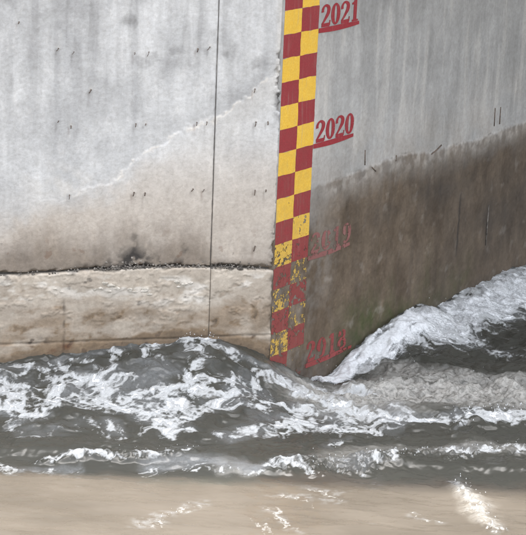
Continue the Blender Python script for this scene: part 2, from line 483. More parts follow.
def chip_F(u, z, e0, e1, e2, e3):
    n = fbm(u * 14, z * 14, 4, 93); n2 = fbm(u * 4, z * 4, 3, 94)
    r = -0.003 * smooth(0.014, 0.0, np.minimum(e0, e1)) - 0.04 * rim(0.03 + 0.03 * n, u) * smooth(-0.3, 0.2, n2)
    return r - 0.045 * rim(0.025 + 0.05 * n, e3) * smooth(-0.15, 0.35, n2) - 0.01 * smooth(0.015, 0, e3)

def chip_R(u, z, e0, e1, e2, e3):
    n = fbm(u * 16, z * 16, 3, 95)
    return -0.0012 * rim(0.006 + 0.004 * n, e0)

WALL_TOP = 7.0
FINE = 0.0085
# ------------------------------------------------------------------ left wall: four cast slabs with open joints
front_wall = tag(empty('concrete_wall', (0, 0, 0)), 'pale grey concrete wall left of the checkered gauge, in slabs over a silted footing', 'wall')
def z_top(u, t): return seam(u) + 0.008 + (WALL_TOP - seam(u) - 0.008) * t
def z_foot(u, t): return -1.4 + (seam(u) - 0.006 + 1.4) * t
Ttop = axis(0.0, 0.42, FINE / 6.0, 0, 1.0, 0.1); Tfoot = axis(0.52, 1.0, FINE / 2.4, 0, 1.0, 0.1)
p = panel('wall_slab', 'L', axis(JOINT_U + 0.0015, 2.5, FINE, JOINT_U + 0.0015, 10, 0.5), z_top, Ttop, relief_L, 0.0, M_LEFT, front_wall, stains_L, chip_L)
p = panel('wall_slab', 'L', axis(0.004, JOINT_U - 0.0015, FINE * 0.85, 0.004, JOINT_U - 0.0015, 0.5), z_top, Ttop, relief_L, 0.0, M_LEFT, front_wall, stains_L, chip_L)
p = panel('footing_slab', 'L', axis(JOINT_U + 0.001, 2.5, FINE, JOINT_U + 0.001, 10, 0.5), z_foot, Tfoot, relief_F, 0.022, M_FOOT, front_wall, stains_F, chip_F)
p = panel('footing_slab', 'L', axis(0.006, JOINT_U - 0.001, FINE * 0.85, 0.006, JOINT_U - 0.001, 0.5), z_foot, Tfoot, relief_F, 0.018, M_FOOT, front_wall, stains_F, chip_F)

def box_mesh(name, side, u0, u1, z0, z1, o0, o1, bevel=0.0):
    V = []
    for u in (u0, u1):
        for z in (z0, z1):
            for o in (o0, o1):
                V.append(wall_xyz(side, u, z, o))
    Fc = [(0, 1, 3, 2), (4, 6, 7, 5), (0, 4, 5, 1), (2, 3, 7, 6), (0, 2, 6, 4), (1, 5, 7, 3)]
    return np_mesh(name, np.array(V), np.array(Fc), False)
link('wall_core', box_mesh('wall_core', 'L', 0.003, 9.9, -1.38, WALL_TOP - 0.02, -0.9, -0.04), M_CORE, front_wall)

M_SEAL = plain('joint_seal', C(0.13, 0.12, 0.11), C(0.24, 0.23, 0.215), 0.95, 14)
link('joint_seal', box_mesh('joint_seal', 'L', JOINT_U - 0.012, JOINT_U + 0.012, 1.06, WALL_TOP - 0.03, -0.0395, -0.017), M_SEAL, front_wall)
link('joint_seal', box_mesh('joint_seal', 'L', JOINT_U - 0.012, JOINT_U + 0.012, -1.35, 1.0, -0.0395, 0.004), M_SEAL, front_wall)
# ------------------------------------------------------------------ right wall
wing_wall = tag(empty('concrete_wing_wall', (0, 0, 0)), 'darker concrete wing wall right of the gauge with brown silty stain below', 'wall')
panel('wall_slab', 'R', axis(0.0, 4.8, 0.0105, 0.0, 13, 0.5), lambda u, t: -1.4 + (WALL_TOP + 1.4) * t,
      axis(0.14, 0.56, FINE / 8.4, 0, 1.0, 0.1), relief_R, 0.0, M_RIGHT, wing_wall, stains_R, chip_R, 0.6)

# ------------------------------------------------------------------ small pieces helper
def tube(pts, r, seg=6):
    V, Fc = [], []
    pts = [Vector(q) for q in pts]
    rr = r if hasattr(r, '__len__') else [r] * len(pts)
    for i, q in enumerate(pts):
        d = (pts[min(i + 1, len(pts) - 1)] - pts[max(i - 1, 0)]).normalized()
        a = d.orthogonal().normalized(); b = d.cross(a)
        for k in range(seg):
            t = 2 * math.pi * k / seg
            V.append(q + (a * math.cos(t) + b * math.sin(t)) * rr[i])
    n = len(pts)
    for i in range(n - 1):
        for k in range(seg):
            k2 = (k + 1) % seg
            Fc.append((i * seg + k, i * seg + k2, (i + 1) * seg + k2, (i + 1) * seg + k))
    c0 = len(V); V += [pts[0], pts[-1]]
    for k in range(seg):
        k2 = (k + 1) % seg
        Fc.append((c0, k2, k, k)); Fc.append((c0 + 1, (n - 1) * seg + k, (n - 1) * seg + k2, (n - 1) * seg + k2))
    return V, Fc

def from_py(name, V, Fc, sm=True):
    me = bpy.data.meshes.new(name)
    me.from_pydata([tuple(v) for v in V], [], [tuple(dict.fromkeys(f)) for f in Fc])
    me.update()
    me.polygons.foreach_set('use_smooth', [sm] * len(me.polygons))
    return me

REL = {'L': relief_L, 'R': relief_R}
def on_surface(side, u, z, extra=0.0):
    off = float(REL[side](np.array([u]), np.array([z]))[0]) + extra
    return wall_xyz(side, u, z, off)

# cut tie wires left in the left wall (pairs at the form ties)
for i, (px, py) in enumerate(TIES):
    u, z = on_wall(px, py, 'L')
    a = random.uniform(0.6, 1.6); L = random.uniform(0.010, 0.034)
    P = [on_surface('L', u, z, -0.01), on_surface('L', u, z, 0.006), wall_xyz('L', u + math.cos(a) * L * 0.5, z - abs(math.sin(a)) * L * 0.7, 0.012), wall_xyz('L', u + math.cos(a) * L, z - abs(math.sin(a)) * L * 1.4, 0.008)]
    k = random.uniform(0.6, 1.15)
    V, Fc = tube(P, [0.007 * k, 0.006 * k, 0.0045 * k, 0.003 * k], 6)
    link('tie_wire', from_py('tie_wire', V, Fc), M_WIRE, front_wall)
# bars and wires showing on the wing wall
for pts in ([(495, 108), (494, 126)], [(500.5, 107), (499.5, 124)], [(431, 154), (436, 150), (441, 145)], [(365, 150), (364.5, 165)], [(371, 167), (375, 171)], [(395, 161), (396, 155)], [(488, 205), (485, 245)]):
    P = []
    for k, q in enumerate(pts):
        u, z = on_wall(*q, 'R'); P.append(on_surface('R', u, z, 0.004 if k else 0.001))
    V, Fc = tube(P, 0.0075 if len(pts) > 2 else 0.0052, 6)
    link('steel_bar', from_py('steel_bar', V, Fc), M_WIRE if pts[0][0] != 488 else M_RUBBLE, wing_wall)

# ------------------------------------------------------------------ rubble caught on the ledge of the joint
def rock(c, r, squash=(1, 1, 1), sub=1):
    import bmesh
    bm = bmesh.new()
    bmesh.ops.create_icosphere(bm, subdivisions=sub, radius=1.0)
    V = [np.array(v.co) for v in bm.verts]; Fc = [[v.index for v in f.verts] for f in bm.faces]
    bm.free()
    out = []
    ph = rng.random(3) * 10
    for v in V:
        k = 1 + 0.28 * math.sin(v[0] * 3 + ph[0]) * math.sin(v[1] * 3.3 + ph[1]) + 0.22 * math.sin(v[2] * 4 + ph[2]) + rng.normal(0, 0.08)
        out.append(np.array(c) + v * k * r * np.array(squash))
    return out, Fc
V, Fc = [], []
for i in range(460):
    k = rng.random()
    px = rng.choice([rng.normal(130, 9), rng.uniform(92, 205), rng.normal(232, 9), rng.uniform(0, 268)], p=[0.3, 0.35, 0.13, 0.22])
    u, _ = on_wall(px, 267, 'L')
    if u < 0.03 or u > 2.4 or abs(u - JOINT_U) < 0.01: continue
    r = rng.uniform(0.003, 0.011) * (1.3 if rng.random() < 0.15 else 1)
    big = 0.035 if 120 < px < 142 else 0.018
    z = float(seam(u)) + rng.uniform(-0.012, 0.004) + abs(rng.normal(0, big)) * (rng.random() < 0.6)
    v, f = rock(wall_xyz('L', u, z, rng.uniform(0.0, 0.016) if z < float(seam(u)) + 0.02 else 0.0), r, (1, 1, 0.75))
    b = len(V); V += v; Fc += [[q + b for q in ff] for ff in f]
tag(link('joint_rubble', from_py('joint_rubble', V, Fc, False), M_RUBBLE, front_wall), kind='stuff')
for (px, py, r) in [(104, 282, .022), (110, 284, .026), (116, 287, .024), (108, 290, .02), (100, 287, .016), (129, 289, .024), (134, 291, .018), (144, 289, .026), (149, 293, .018), (176, 281, .024), (183, 283, .026), (190, 282, .02), (178, 286, .016), (55, 288, .018), (61, 291, .016), (94, 289, .014)]:
    u, z = on_wall(px, py, 'L')
    v, f = rock(wall_xyz('L', u, z, 0.024 + float(relief_F(np.array([u]), np.array([z]))[0])), r, (1.2, 0.4, 0.7), 2)
    link('mortar_lump', from_py('mortar_lump', v, f, False), M_LUMP, front_wall)

# ------------------------------------------------------------------ painted gauge on the wing wall
def paint(name, col, col2, grime):
    t = NT(name)
    p = t.pos()
    wear = t.attr('wear', 'OBJECT').outputs['Fac']
    film = t.attr('film', 'OBJECT').outputs['Fac']
    n1 = t.noise(p, 16, 6, 0.68); n2 = t.noise(p, 70, 4, 0.65); n3 = t.noise(t.pos((30, 30, 3)), 1.0, 4, 0.6)
    c = t.mix(t.rng(n2, 0.35, 0.7), col, col2)
    c = t.mix(t.math('MULTIPLY', t.rng(n1, 0.25, 0.7, 0.35, 1.0), film, True), c, grime)
    c = t.mix(t.rng(n3, 0.55, 0.75, 0, 0.22), c, C(0.30, 0.27, 0.23))
    t.l(c, t.bsdf.inputs['Base Color'])
    t.bsdf.inputs['Roughness'].default_value = 0.55
    s = t.math('ADD', t.math('MULTIPLY', n1, 0.75), t.math('MULTIPLY', n2, 0.25))
    keep = t.math('GREATER_THAN', s, t.math('ADD', t.math('MULTIPLY', wear, 0.36), 0.27))
    tr = t.n('ShaderNodeBsdfTransparent'); mx = t.n('ShaderNodeMixShader')
    t.l(keep, mx.inputs[0]); t.l(tr.outputs[0], mx.inputs[1]); t.l(t.bsdf.outputs[0], mx.inputs[2])
    t.l(mx.outputs[0], t.out.inputs['Surface'])
    t.bump(n2, 0.002, 0.4)
    return t.m
M_RED = paint('red_paint', C(0.235, 0.011, 0.019), C(0.30, 0.020, 0.028), C(0.15, 0.07, 0.05))
M_YEL = paint('yellow_paint', C(0.74, 0.42, 0.022), C(0.80, 0.52, 0.06), C(0.27, 0.19, 0.085))
M_FADED = paint('faded_red_paint', C(0.25, 0.075, 0.07), C(0.21, 0.085, 0.075), C(0.15, 0.085, 0.07))

gauge = tag(empty('water_gauge', tuple(wall_xyz('R', 0.25, 0.0, 0.0))), 'red and yellow checkered water gauge painted down the wall corner, numbered 2021 to 2018', 'water gauge')
ginv = gauge.location.copy()
def gauge_part(name, V, Fc, mat, wear, film, label=None):
    me = from_py(name, [Vector(v) - ginv for v in V], Fc)
    o = link(name, me, mat, gauge)
    o['wear'] = float(wear); o['film'] = float(film)
    if label: o['label'] = label
    return o

WID = 0.507
def patch(u0, u1, z0, z1, lift, n=10, wob=0.004, seed=0):
    uu, zz = np.meshgrid(np.linspace(u0, u1, n + 1), np.linspace(z0, z1, n + 1), indexing='ij')
    eu = wob * fbm(uu * 9 + seed, zz * 9, 3, 101); ez = wob * fbm(uu * 9, zz * 9 + seed, 3, 102)
    u2, z2 = uu + eu, zz + ez
    off = relief_R(u2, z2) + chip_R(u2, z2, u2, 5 - u2, 1, 1) + lift
    Vv = wall_xyz('R', np.where(uu <= 0.0, 0.0, np.maximum(u2, 0.002)), z2, off).reshape(-1, 3)
    return Vv, grid_faces(n + 1, n + 1)
# how far the paint has gone, from the top square down
def wear_at(k): return float(np.interp(k, [0, 5, 7, 8, 9, 10, 11, 12, 13, 14, 17], [0.12, 0.2, 0.3, 0.42, 0.55, 0.70, 0.72, 0.70, 0.66, 0.62, 0.9]))
for k in range(-5, 17):
    z1 = 3.0 - 0.2 * k + 0.012; z0 = z1 - 0.2
    for col in (0, 1):
        u0, u1 = (0.0, WID * 0.5) if col == 0 else (WID * 0.5, WID)
        yellow = (k % 2 == 1) if col == 0 else (k % 2 == 0)
        w = wear_at(k) + (0.0 if yellow else -0.16) + random.uniform(-0.03, 0.03)
        if col == 1 and k >= 9 and yellow: w += 0.10
        if col == 1 and k >= 14: w += 0.25
        film = float(np.interp(k, [-2, 4, 7, 10, 16], [0.20, 0.24, 0.40, 0.6, 0.65]))
        Vv, Fc = patch(u0, u1, z0, z1, 0.0022 + 0.0006 * ((k + col) % 2), 10, 0.006, k * 3.1 + col)
        lab = ('faded ' if k > 6 else 'bright ') + ('yellow' if yellow else 'dark red') + ' square' + (' with flaked paint' if k > 8 else '')
        gauge_part('gauge_square', Vv, Fc, M_YEL if yellow else M_RED, w, film, lab)

def ribbon(st, org, sc, lift, V, Fc):
    """a brush stroke of varying width: st = [(x, y, width)]"""
    P = np.array(st, float)
    # resample smoothly
    t = np.arange(len(P)); tt = np.linspace(0, len(P) - 1, max(2, (len(P) - 1) * 5 + 1))
    if len(P) > 2:
        def cat(a):
            out = []
            for q in tt:
                i = min(int(q), len(P) - 2); f = q - i
                p0, p1, p2, p3 = a[max(i - 1, 0)], a[i], a[i + 1], a[min(i + 2, len(P) - 1)]
                out.append(0.5 * (2 * p1 + (p2 - p0) * f + (2 * p0 - 5 * p1 + 4 * p2 - p3) * f * f + (3 * p1 - p0 - 3 * p2 + p3) * f ** 3))
            return np.array(out)
        Q = np.stack([cat(P[:, i]) for i in range(3)], 1)
    else:
        Q = np.stack([np.interp(tt, t, P[:, i]) for i in range(3)], 1)
    d = np.gradient(Q[:, :2], axis=0); d /= np.linalg.norm(d, axis=1)[:, None] + 1e-9
    nrm = np.stack([-d[:, 1], d[:, 0]], 1)
    b = len(V)
    for i in range(len(Q)):
        for s in (-.5, .5):
            x, y = Q[i, :2] + nrm[i] * Q[i, 2] * s * 1.32
            x *= 1.22
            u, z = org[0] + x * sc, org[1] + y * sc
            off = float(relief_R(np.array([u]), np.array([z]))[0]) + lift
            V.append(wall_xyz('R', u, z, off))
    for i in range(len(Q) - 1):
        a = b + i * 2
        Fc.append((a, a + 2, a + 3, a + 1))

def loop(cx, cy, rx_, ry_, thick, thin, n=14):
    return [(cx + rx_ * math.cos(a), cy + ry_ * math.sin(a), thin + (thick - thin) * abs(math.cos(a)) ** 1.3) for a in [2 * math.pi * i / n for i in range(n + 1)]]
GLYPH = {
    '2': [[(.07, .66, .13), (.07, .80, .12), (.18, .94, .08), (.34, .95, .10), (.47, .82, .17), (.45, .62, .17), (.30, .40, .12), (.14, .20, .09), (.05, .09, .09)], [(.02, .06, .12), (.56, .06, .14)], [(.555, .02, .05), (.585, .26, .06)]],
    '0': [loop(.30, .50, .20, .45, .18, .07)],
    '1': [[(.31, .02, .17), (.31, .98, .17)], [(.30, .96, .06), (.20, .86, .09), (.08, .82, .07)], [(.10, .03, .07), (.52, .03, .07)]],
    '9': [loop(.29, .68, .19, .26, .16, .07), [(.48, .68, .16), (.47, .40, .16), (.36, .12, .10), (.20, .05, .08), (.09, .12, .12)]],
    '8': [loop(.30, .73, .17, .20, .14, .07), loop(.30, .27, .21, .23, .16, .08)],
}
for k, text, mat, wear, film, u0, us, lab in [(0, '2021', M_RED, 0.22, 0.0, 0.545, 0.655, None), (5, '2020', M_RED, 0.26, 0.05, 0.545, 0.655, None),
                                       (10, '2019', M_FADED, 0.52, 0.35, 0.55, 0.68, 'faded pink number 2019 almost lost in the silty stain'), (15, '2018', M_RED, 0.53, 0.45, 0.56, 0.80, 'smeared red number 2018 just above the water')]:
    z0 = 3.0 - 0.2 * k
    h = 0.185
    adv = 0.152 if k < 10 else 0.165
    for i, ch in enumerate(text):
        V, Fc = [], []
        for si, st in enumerate(GLYPH[ch]):
            ribbon(st, (u0 + i * adv, z0 + 0.022), h, 0.0024 + 0.0005 * si, V, Fc)
        gauge_part('number_digit', V, Fc, mat, wear + 0.02 * (i % 2), film, lab)
    V, Fc = [], []
    ribbon([(0, 0, 0.030), (0.2, -0.002, 0.036), (0.38, 0.002, 0.032), (us / 1.22 - 0.02, 0.008, 0.022)], (WID + 0.004, z0 - 0.006), 1.0, 0.0044, V, Fc)
    gauge_part('underline', V, Fc, mat, wear, film, None if k < 10 else 'worn red underline')

# ------------------------------------------------------------------ water
def macro(x, y):
    """broad shape of the water surface"""
    nL = NRM['L']; nR = NRM['R']; dL = DIR['L']; dR = DIR['R']
    eL = x * nL[0] + y * nL[1]; uL = x * dL[0] + y * dL[1]
    eR = x * nR[0] + y * nR[1]; uR = x * dR[0] + y * dR[1]
    prof = np.interp(uL, PROFILE_U, PROFILE_Z)
    h = prof * np.exp(-(np.maximum(eL, 0) / 0.85) ** 1.5)
    h = h - 0.19 * np.exp(-((uR - 0.85) / 0.55) ** 2 - (eR / 0.55) ** 2) * smooth(-0.1, 0.5, uR)
    bank = np.interp(uR, [0.6, 0.9, 1.3, 1.9, 2.25, 2.40, 2.52, 2.66, 2.85, 3.6, 5, 8], [0.0, 0.03, 0.06, 0.12, 0.155, 0.21, 0.18, 0.07, 0.07, 0.13, 0.15, 0.1])
    h = h + bank * np.exp(-(np.maximum(eR - 0.06, 0) / 0.32) ** 2) * smooth(0.2, 0.8, uR) - 0.05 * smooth(0.9, 2.0, uR) * np.exp(-((eR - 0.8) / 0.5) ** 2)
    # foaming step in front of the churn
    h = h + 0.07 * np.exp(-((y + 0.70 + 0.05 * np.sin(x * 3)) / 0.20) ** 2) * smooth(0.35, 1.0, x)
    # front wave that carries the froth line and breaks over the calm water
    yc = -1.98 + 0.06 * np.sin(x * 2.1 + 0.5) + 0.10 * smooth(0.0, 2.0, x)
    h = h + 0.055 * np.exp(-((y - yc) / np.where(y < yc, 0.10, 0.26)) ** 2) * smooth(-2.6, -1.6, x)
    h = h + 0.045 * np.exp(-((x + 0.25) / 0.42) ** 2 - ((y + 2.17) / 0.13) ** 2)
    return h

def at(px, py):
    """measured photo point -> plan position on the water"""
    d = ray(px, py); z = 0.0
    for i in range(30):
        P = CAM + d * ((z - CAM[2]) / d[2])
        z = 0.5 * z + 0.5 * float(macro(np.array([P[0]]), np.array([P[1]]))[0])
    return float(P[0]), float(P[1])

# (photo polyline, radius in metres, strength)
FOAM = [
    ([(0, 372), (40, 366), (90, 358), (130, 350), (170, 341), (198, 337)], .13, .56),
    ([(185, 337), (212, 338)], .09, .9),
    ([(0, 392), (40, 390), (80, 384), (120, 378), (160, 372)], .17, .74),
    ([(50, 395), (95, 398), (140, 402), (175, 407)], .24, .90),
    ([(105, 376), (150, 385), (185, 386), (215, 386), (250, 393)], .20, .88),
    ([(145, 414), (165, 424)], .20, .88),
    ([(0, 404), (25, 416)], .18, .78),
    ([(262, 378), (285, 384), (305, 392), (330, 402), (362, 411), (400, 416), (450, 421), (526, 416)], .075, 1.0),
    ([(340, 412), (400, 414)], .14, .7),
    ([(205, 342), (225, 352), (245, 364), (265, 378)], .09, .68),
    ([(190, 350), (200, 372)], .12, .6),
    ([(215, 402), (260, 405), (300, 408), (340, 418)], .13, .78),
    ([(235, 437), (265, 427), (300, 422), (340, 428), (385, 427)], .17, .70),
    ([(455, 421), (480, 412), (526, 413)], .12, .95),
    ([(15, 428), (42, 440)], .09, .64), ([(55, 436), (90, 425), (112, 433)], .10, .58), ([(160, 436), (190, 432)], .06, .6),
    ([(30, 459), (80, 461), (120, 457), (150, 452), (190, 450)], .055, .64),
    ([(150, 470), (230, 472), (268, 470), (290, 468)], .05, .50),
    ([(280, 466), (320, 462), (350, 470), (372, 460), (420, 455), (480, 452), (526, 448)], .10, .54),
    ([(330, 450), (350, 443)], .08, .5),
    ([(0, 466), (35, 471), (75, 472)], .05, .62),
    ([(138, 528), (165, 518), (200, 504)], .065, .60),
    ([(272, 496), (290, 498), (312, 502)], .042, .57), ([(305, 489), (325, 492), (342, 500)], .042, .57), ([(268, 513), (295, 526)], .042, .57), ([(255, 521), (275, 532)], .042, .57), ([(415, 517), (440, 524)], .042, .57),
    ([(462, 482), (472, 496), (482, 508), (494, 530)], .06, .50),
    ([(325, 382), (350, 369), (380, 351), (400, 336), (416, 322)], .155, 1.15),
    ([(426, 328), (460, 317), (500, 300), (526, 287), (560, 271), (620, 238)], .36, 1.15),
    ([(318, 384), (340, 391), (365, 398)], .14, .62),
    ([(430, 352), (470, 345), (526, 352)], .15, .42),
]
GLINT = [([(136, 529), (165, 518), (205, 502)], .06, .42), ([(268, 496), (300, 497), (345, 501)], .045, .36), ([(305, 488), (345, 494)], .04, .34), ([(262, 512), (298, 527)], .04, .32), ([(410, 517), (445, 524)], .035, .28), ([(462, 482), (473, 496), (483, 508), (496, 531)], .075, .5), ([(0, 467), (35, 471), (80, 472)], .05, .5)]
DARK = [([(128, 366), (146, 366), (160, 376)], .12, .75), ([(222, 341), (245, 352), (275, 368), (305, 383), (335, 396)], .10, 1.1), ([(225, 420), (255, 418)], .10, .7), ([(30, 428), (80, 442), (150, 444), (225, 446)], .16, .5),
        ([(60, 420), (95, 414), (120, 421)], .10, .5), ([(365, 352), (352, 362)], .07, .55), ([(215, 385), (260, 390)], .05, .35), ([(0, 448), (526, 438)], .10, .7)]
FROTH = [([(335, 396), (370, 400), (400, 392), (450, 392), (526, 394), (560, 394)], .42, 1.0), ([(395, 370), (440, 376), (526, 378)], .18, .7), ([(215, 466), (255, 466)], .10, .35), ([(470, 492), (490, 524)], .10, .3), ([(330, 455), (400, 452), (526, 446)], .12, .35)]

def strokes(lst, x, y, aniso=1.0):
    out = np.zeros_like(x)
    for pts, r, a in lst:
        w = [at(*q) for q in pts]
        xs = [q[0] for q in w]; ys = [q[1] for q in w]
        m = (x > min(xs) - 2 * r) & (x < max(xs) + 2 * r) & (y > min(ys) - 2.2 * r) & (y < max(ys) + 2.2 * r)
        if not m.any(): continue
        d = seg_dist(x[m], y[m], w) / r
        v = a * smooth(1.7, 0.25, d)
        out[m] = np.maximum(out[m], v)
    return out

gx = axis(-2.75, 3.1, 0.0095, -70, 70, 6.0)
gy = axis(-3.8, 4.4, 0.0105, -60, 14, 6.0)
xx, yy = np.meshgrid(gx, gy, indexing='ij')
shape = xx.shape
x = xx.ravel(); y = yy.ravel()
wx = x + 0.10 * fbm(x * 1.6, y * 1.6, 3, 201) + 0.03 * fbm(x * 7, y * 7, 2, 203)
wy = y + 0.14 * fbm(x * 1.6, y * 1.6, 3, 202) + 0.04 * fbm(x * 7, y * 7, 2, 204)
Fo = strokes(FOAM, wx, wy) - 1.0 * strokes(DARK, wx, wy) * 0.8
Fr = strokes(FROTH, wx, wy)
eL = x * NRM['L'][0] + y * NRM['L'][1]; eR = x * NRM['R'][0] + y * NRM['R'][1]
# turbulence: calm brown sheet in front, boiling by the wall
T = smooth(-2.55, -1.7, y + 0.12 * fbm(x * 1.2, y * 1.2, 3, 205)) * 0.65 + 0.07
T = T * (0.8 + 0.5 * smooth(-1.6, -0.6, y)) + 0.9 * np.clip(Fr, 0, 1) * smooth(-1.5, -1.2, y)
far = smooth(-3.6, -8, y) + smooth(3.2, 7, np.abs(x))
glass = strokes([([(222, 341), (245, 352), (275, 368), (305, 383), (335, 396)], .12, 1.0)], x, y)
T = T * (1 - 0.6 * glass)
damp = 1 - 0.55 * smooth(0.2, 0.8, Fo)
h = macro(x, y)
Tr = smooth(0.12, 0.5, T)
h = h + T * (0.050 * fbm(wx * 1.7, wy * 2.1, 3, 211) + Tr * 0.022 * (ridged(wx * 4.2, wy * 5.5, 3, 212) - 0.55) + 0.012 * fbm(wx * 4, wy * 6, 3, 223) + damp * (Tr * 0.006 * (ridged(wx * 9, wy * 13, 2, 213) - 0.55) + 0.018 * fbm(wx * 7, wy * 11, 2, 219)) + 0.003 * damp * fbm(wx * 28, wy * 28, 1, 214))
h = h + 0.010 * fbm(x * 1.1 + 0.5 * y, y * 2.4, 3, 215) * (1 - np.clip(far, 0, 1)) + 0.0026 * fbm(x * 8, y * 15, 2, 216) + 0.011 * fbm(x * 2.0 + y, y * 5, 3, 220)
qx = x + 0.16 * fbm(x * 3, y * 3, 3, 261); qy = y + 0.16 * fbm(x * 3, y * 3, 3, 262)
swirl = fbm(qx * 4.5, qy * 4.5, 4, 217)
h = h + np.clip(Fr, 0, 1) * smooth(-1.5, -1.2, y) * (0.055 * swirl + 0.011 * fbm(qx * 14, qy * 14, 2, 218))
froth_line = strokes([([(280, 466), (320, 462), (350, 468), (372, 460), (420, 455), (480, 452), (526, 448)], .10, 1.0), ([(40, 460), (80, 461), (120, 457), (150, 452), (190, 450)], .06, .8), ([(462, 482), (472, 496), (482, 508), (494, 530)], .08, .8)], wx, wy)
h = h + froth_line * (0.030 + 0.022 * (ridged(x * 11, y * 11, 2, 221) - 0.55) + 0.022 * fbm(x * 16, y * 16, 2, 222))
# foam: lacy where thin, solid where thick
lace = ridged(wx * 3.0, wy * 3.2, 5, 231, 0.62)
bub = fbm(wx * 9, wy * 9, 5, 232, 0.6)
hole = fbm(wx * 5 + 9, wy * 6, 5, 233, 0.65)
lace2 = ridged(wx * 8.5, wy * 8.0, 4, 234, 0.62)
gate = smooth(0.02, 0.4, Fo) * smooth(1.25, 0.95, Fo)
foam = Fo * 1.45 + ((lace - 0.60) * 2.0 + (lace2 - 0.60) * 1.5 + 0.45 * bub - 0.6 * np.maximum(hole, 0) + 0.6 * (ridged(wx * 17, wy * 19, 3, 235, 0.6) - 0.58) * (1 + 2.5 * smooth(-2.0, -2.4, y))) * gate - 0.60 - 0.10 * smooth(-2.1, -2.4, y)
foam = np.where(Fo < 0.04, -1.0, foam)
film = smooth(-0.75, 0.55, foam) * (Fo > 0.03)
open_w = smooth(-2.22, -2.36, y)
film = film * (1 - 0.55 * open_w)
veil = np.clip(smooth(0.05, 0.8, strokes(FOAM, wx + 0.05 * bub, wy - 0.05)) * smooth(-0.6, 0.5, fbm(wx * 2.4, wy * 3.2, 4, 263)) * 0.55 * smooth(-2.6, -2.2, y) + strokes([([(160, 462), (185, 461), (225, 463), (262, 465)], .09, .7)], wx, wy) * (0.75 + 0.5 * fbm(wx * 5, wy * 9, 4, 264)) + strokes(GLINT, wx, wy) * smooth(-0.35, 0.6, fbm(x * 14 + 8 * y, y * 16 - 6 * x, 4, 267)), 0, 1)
# walls cut the sheet
eL = x * NRM['L'][0] + y * NRM['L'][1]; eR = x * NRM['R'][0] + y * NRM['R'][1]
inside = (eL < -0.12) & (x < 0.3) | (eR < -0.12) & (x > -0.2) & (eL < -0.05)
inside = (np.minimum(np.where(eL < -0.12, 1, 0) + 0, np.where(eR < -0.12, 1, 0)) > 0) | ((eL < -0.12) & (x * DIR['L'][0] + y * DIR['L'][1] > 0.1)) | ((eR < -0.12) & (x * DIR['R'][0] + y * DIR['R'][1] > 0.1) & (eL < 3.0) & (y > 0))
ins = inside.reshape(shape)
GF = grid_faces(*shape)
keep = ~inside[GF].all(1)

def compact(V, Fc, *attrs):
    used = np.zeros(len(V), bool); used[Fc.ravel()] = True
    m = np.cumsum(used) - 1
    return (V[used], m[Fc]) + tuple(a[used] for a in attrs)

def water_mat():
    t = NT('muddy_water')
    p = t.pos()
    foam_a = t.attr('foam').outputs['Fac']; froth_a = t.attr('froth').outputs['Fac']
    big = t.noise(t.pos((1, 2.2, 1)), 0.9, 4, 0.6)
    c = t.mix(t.rng(big, 0.3, 0.7), C(0.038, 0.038, 0.0325), C(0.047, 0.046, 0.039))
    n = t.noise(p, 40, 6, 0.7); n2 = t.noise(t.pos((1, 1.5, 1)), 8, 6, 0.72, 1.6)
    fr = t.math('MULTIPLY', froth_a, t.rng(t.math('ADD', t.math('MULTIPLY', n, 0.25), t.math('MULTIPLY', n2, 0.75)), 0.34, 0.60, 0.15, 1.0), True)
    c = t.mix(t.attr('sunlit_tone').outputs['Fac'], c, t.mix(t.rng(big, 0.3, 0.7), C(0.050, 0.0435, 0.0355), C(0.068, 0.0595, 0.0495)))  # sunlit side painted paler and browner than the greyer shaded water
    c = t.mix(fr, c, C(0.33, 0.32, 0.295))
    nf = t.noise(t.pos((1, 1.3, 1)), 58, 5, 0.7)
    nn = t.math('ADD', t.math('MULTIPLY', n, 0.55), t.math('MULTIPLY', nf, 0.45))
    fo = t.rng(t.math('ADD', foam_a, t.math('MULTIPLY', t.math('SUBTRACT', nn, 0.5), 1.5)), 0.16, 1.05, 0.0, 0.86)
    fo = t.math('MULTIPLY', fo, t.rng(foam_a, 0.02, 0.3), True)
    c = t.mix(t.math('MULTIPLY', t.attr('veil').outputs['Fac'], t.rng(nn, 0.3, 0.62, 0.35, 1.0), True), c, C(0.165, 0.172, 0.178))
    c = t.mix(fo, c, C(0.40, 0.41, 0.41))
    t.l(c, t.bsdf.inputs['Base Color'])
    cov = t.math('MAXIMUM', fr, fo)
    t.l(t.math('ADD', t.rng(cov, 0, 0.8, 0.12, 0.5), t.rng(t.attr('sunlit_tone').outputs['Fac'], 0, 1, 0.15, 0.05)), t.bsdf.inputs['Roughness'])
    t.bsdf.inputs['IOR'].default_value = 1.33
    w = t.math('ADD', t.math('MULTIPLY', t.noise(t.pos((1, 1.4, 1)), 17, 2, 0.5), 0.7), t.math('MULTIPLY', cov, n))
    t.bump(w, 0.006, 0.30)
    return t.m
M_WATER = water_mat()
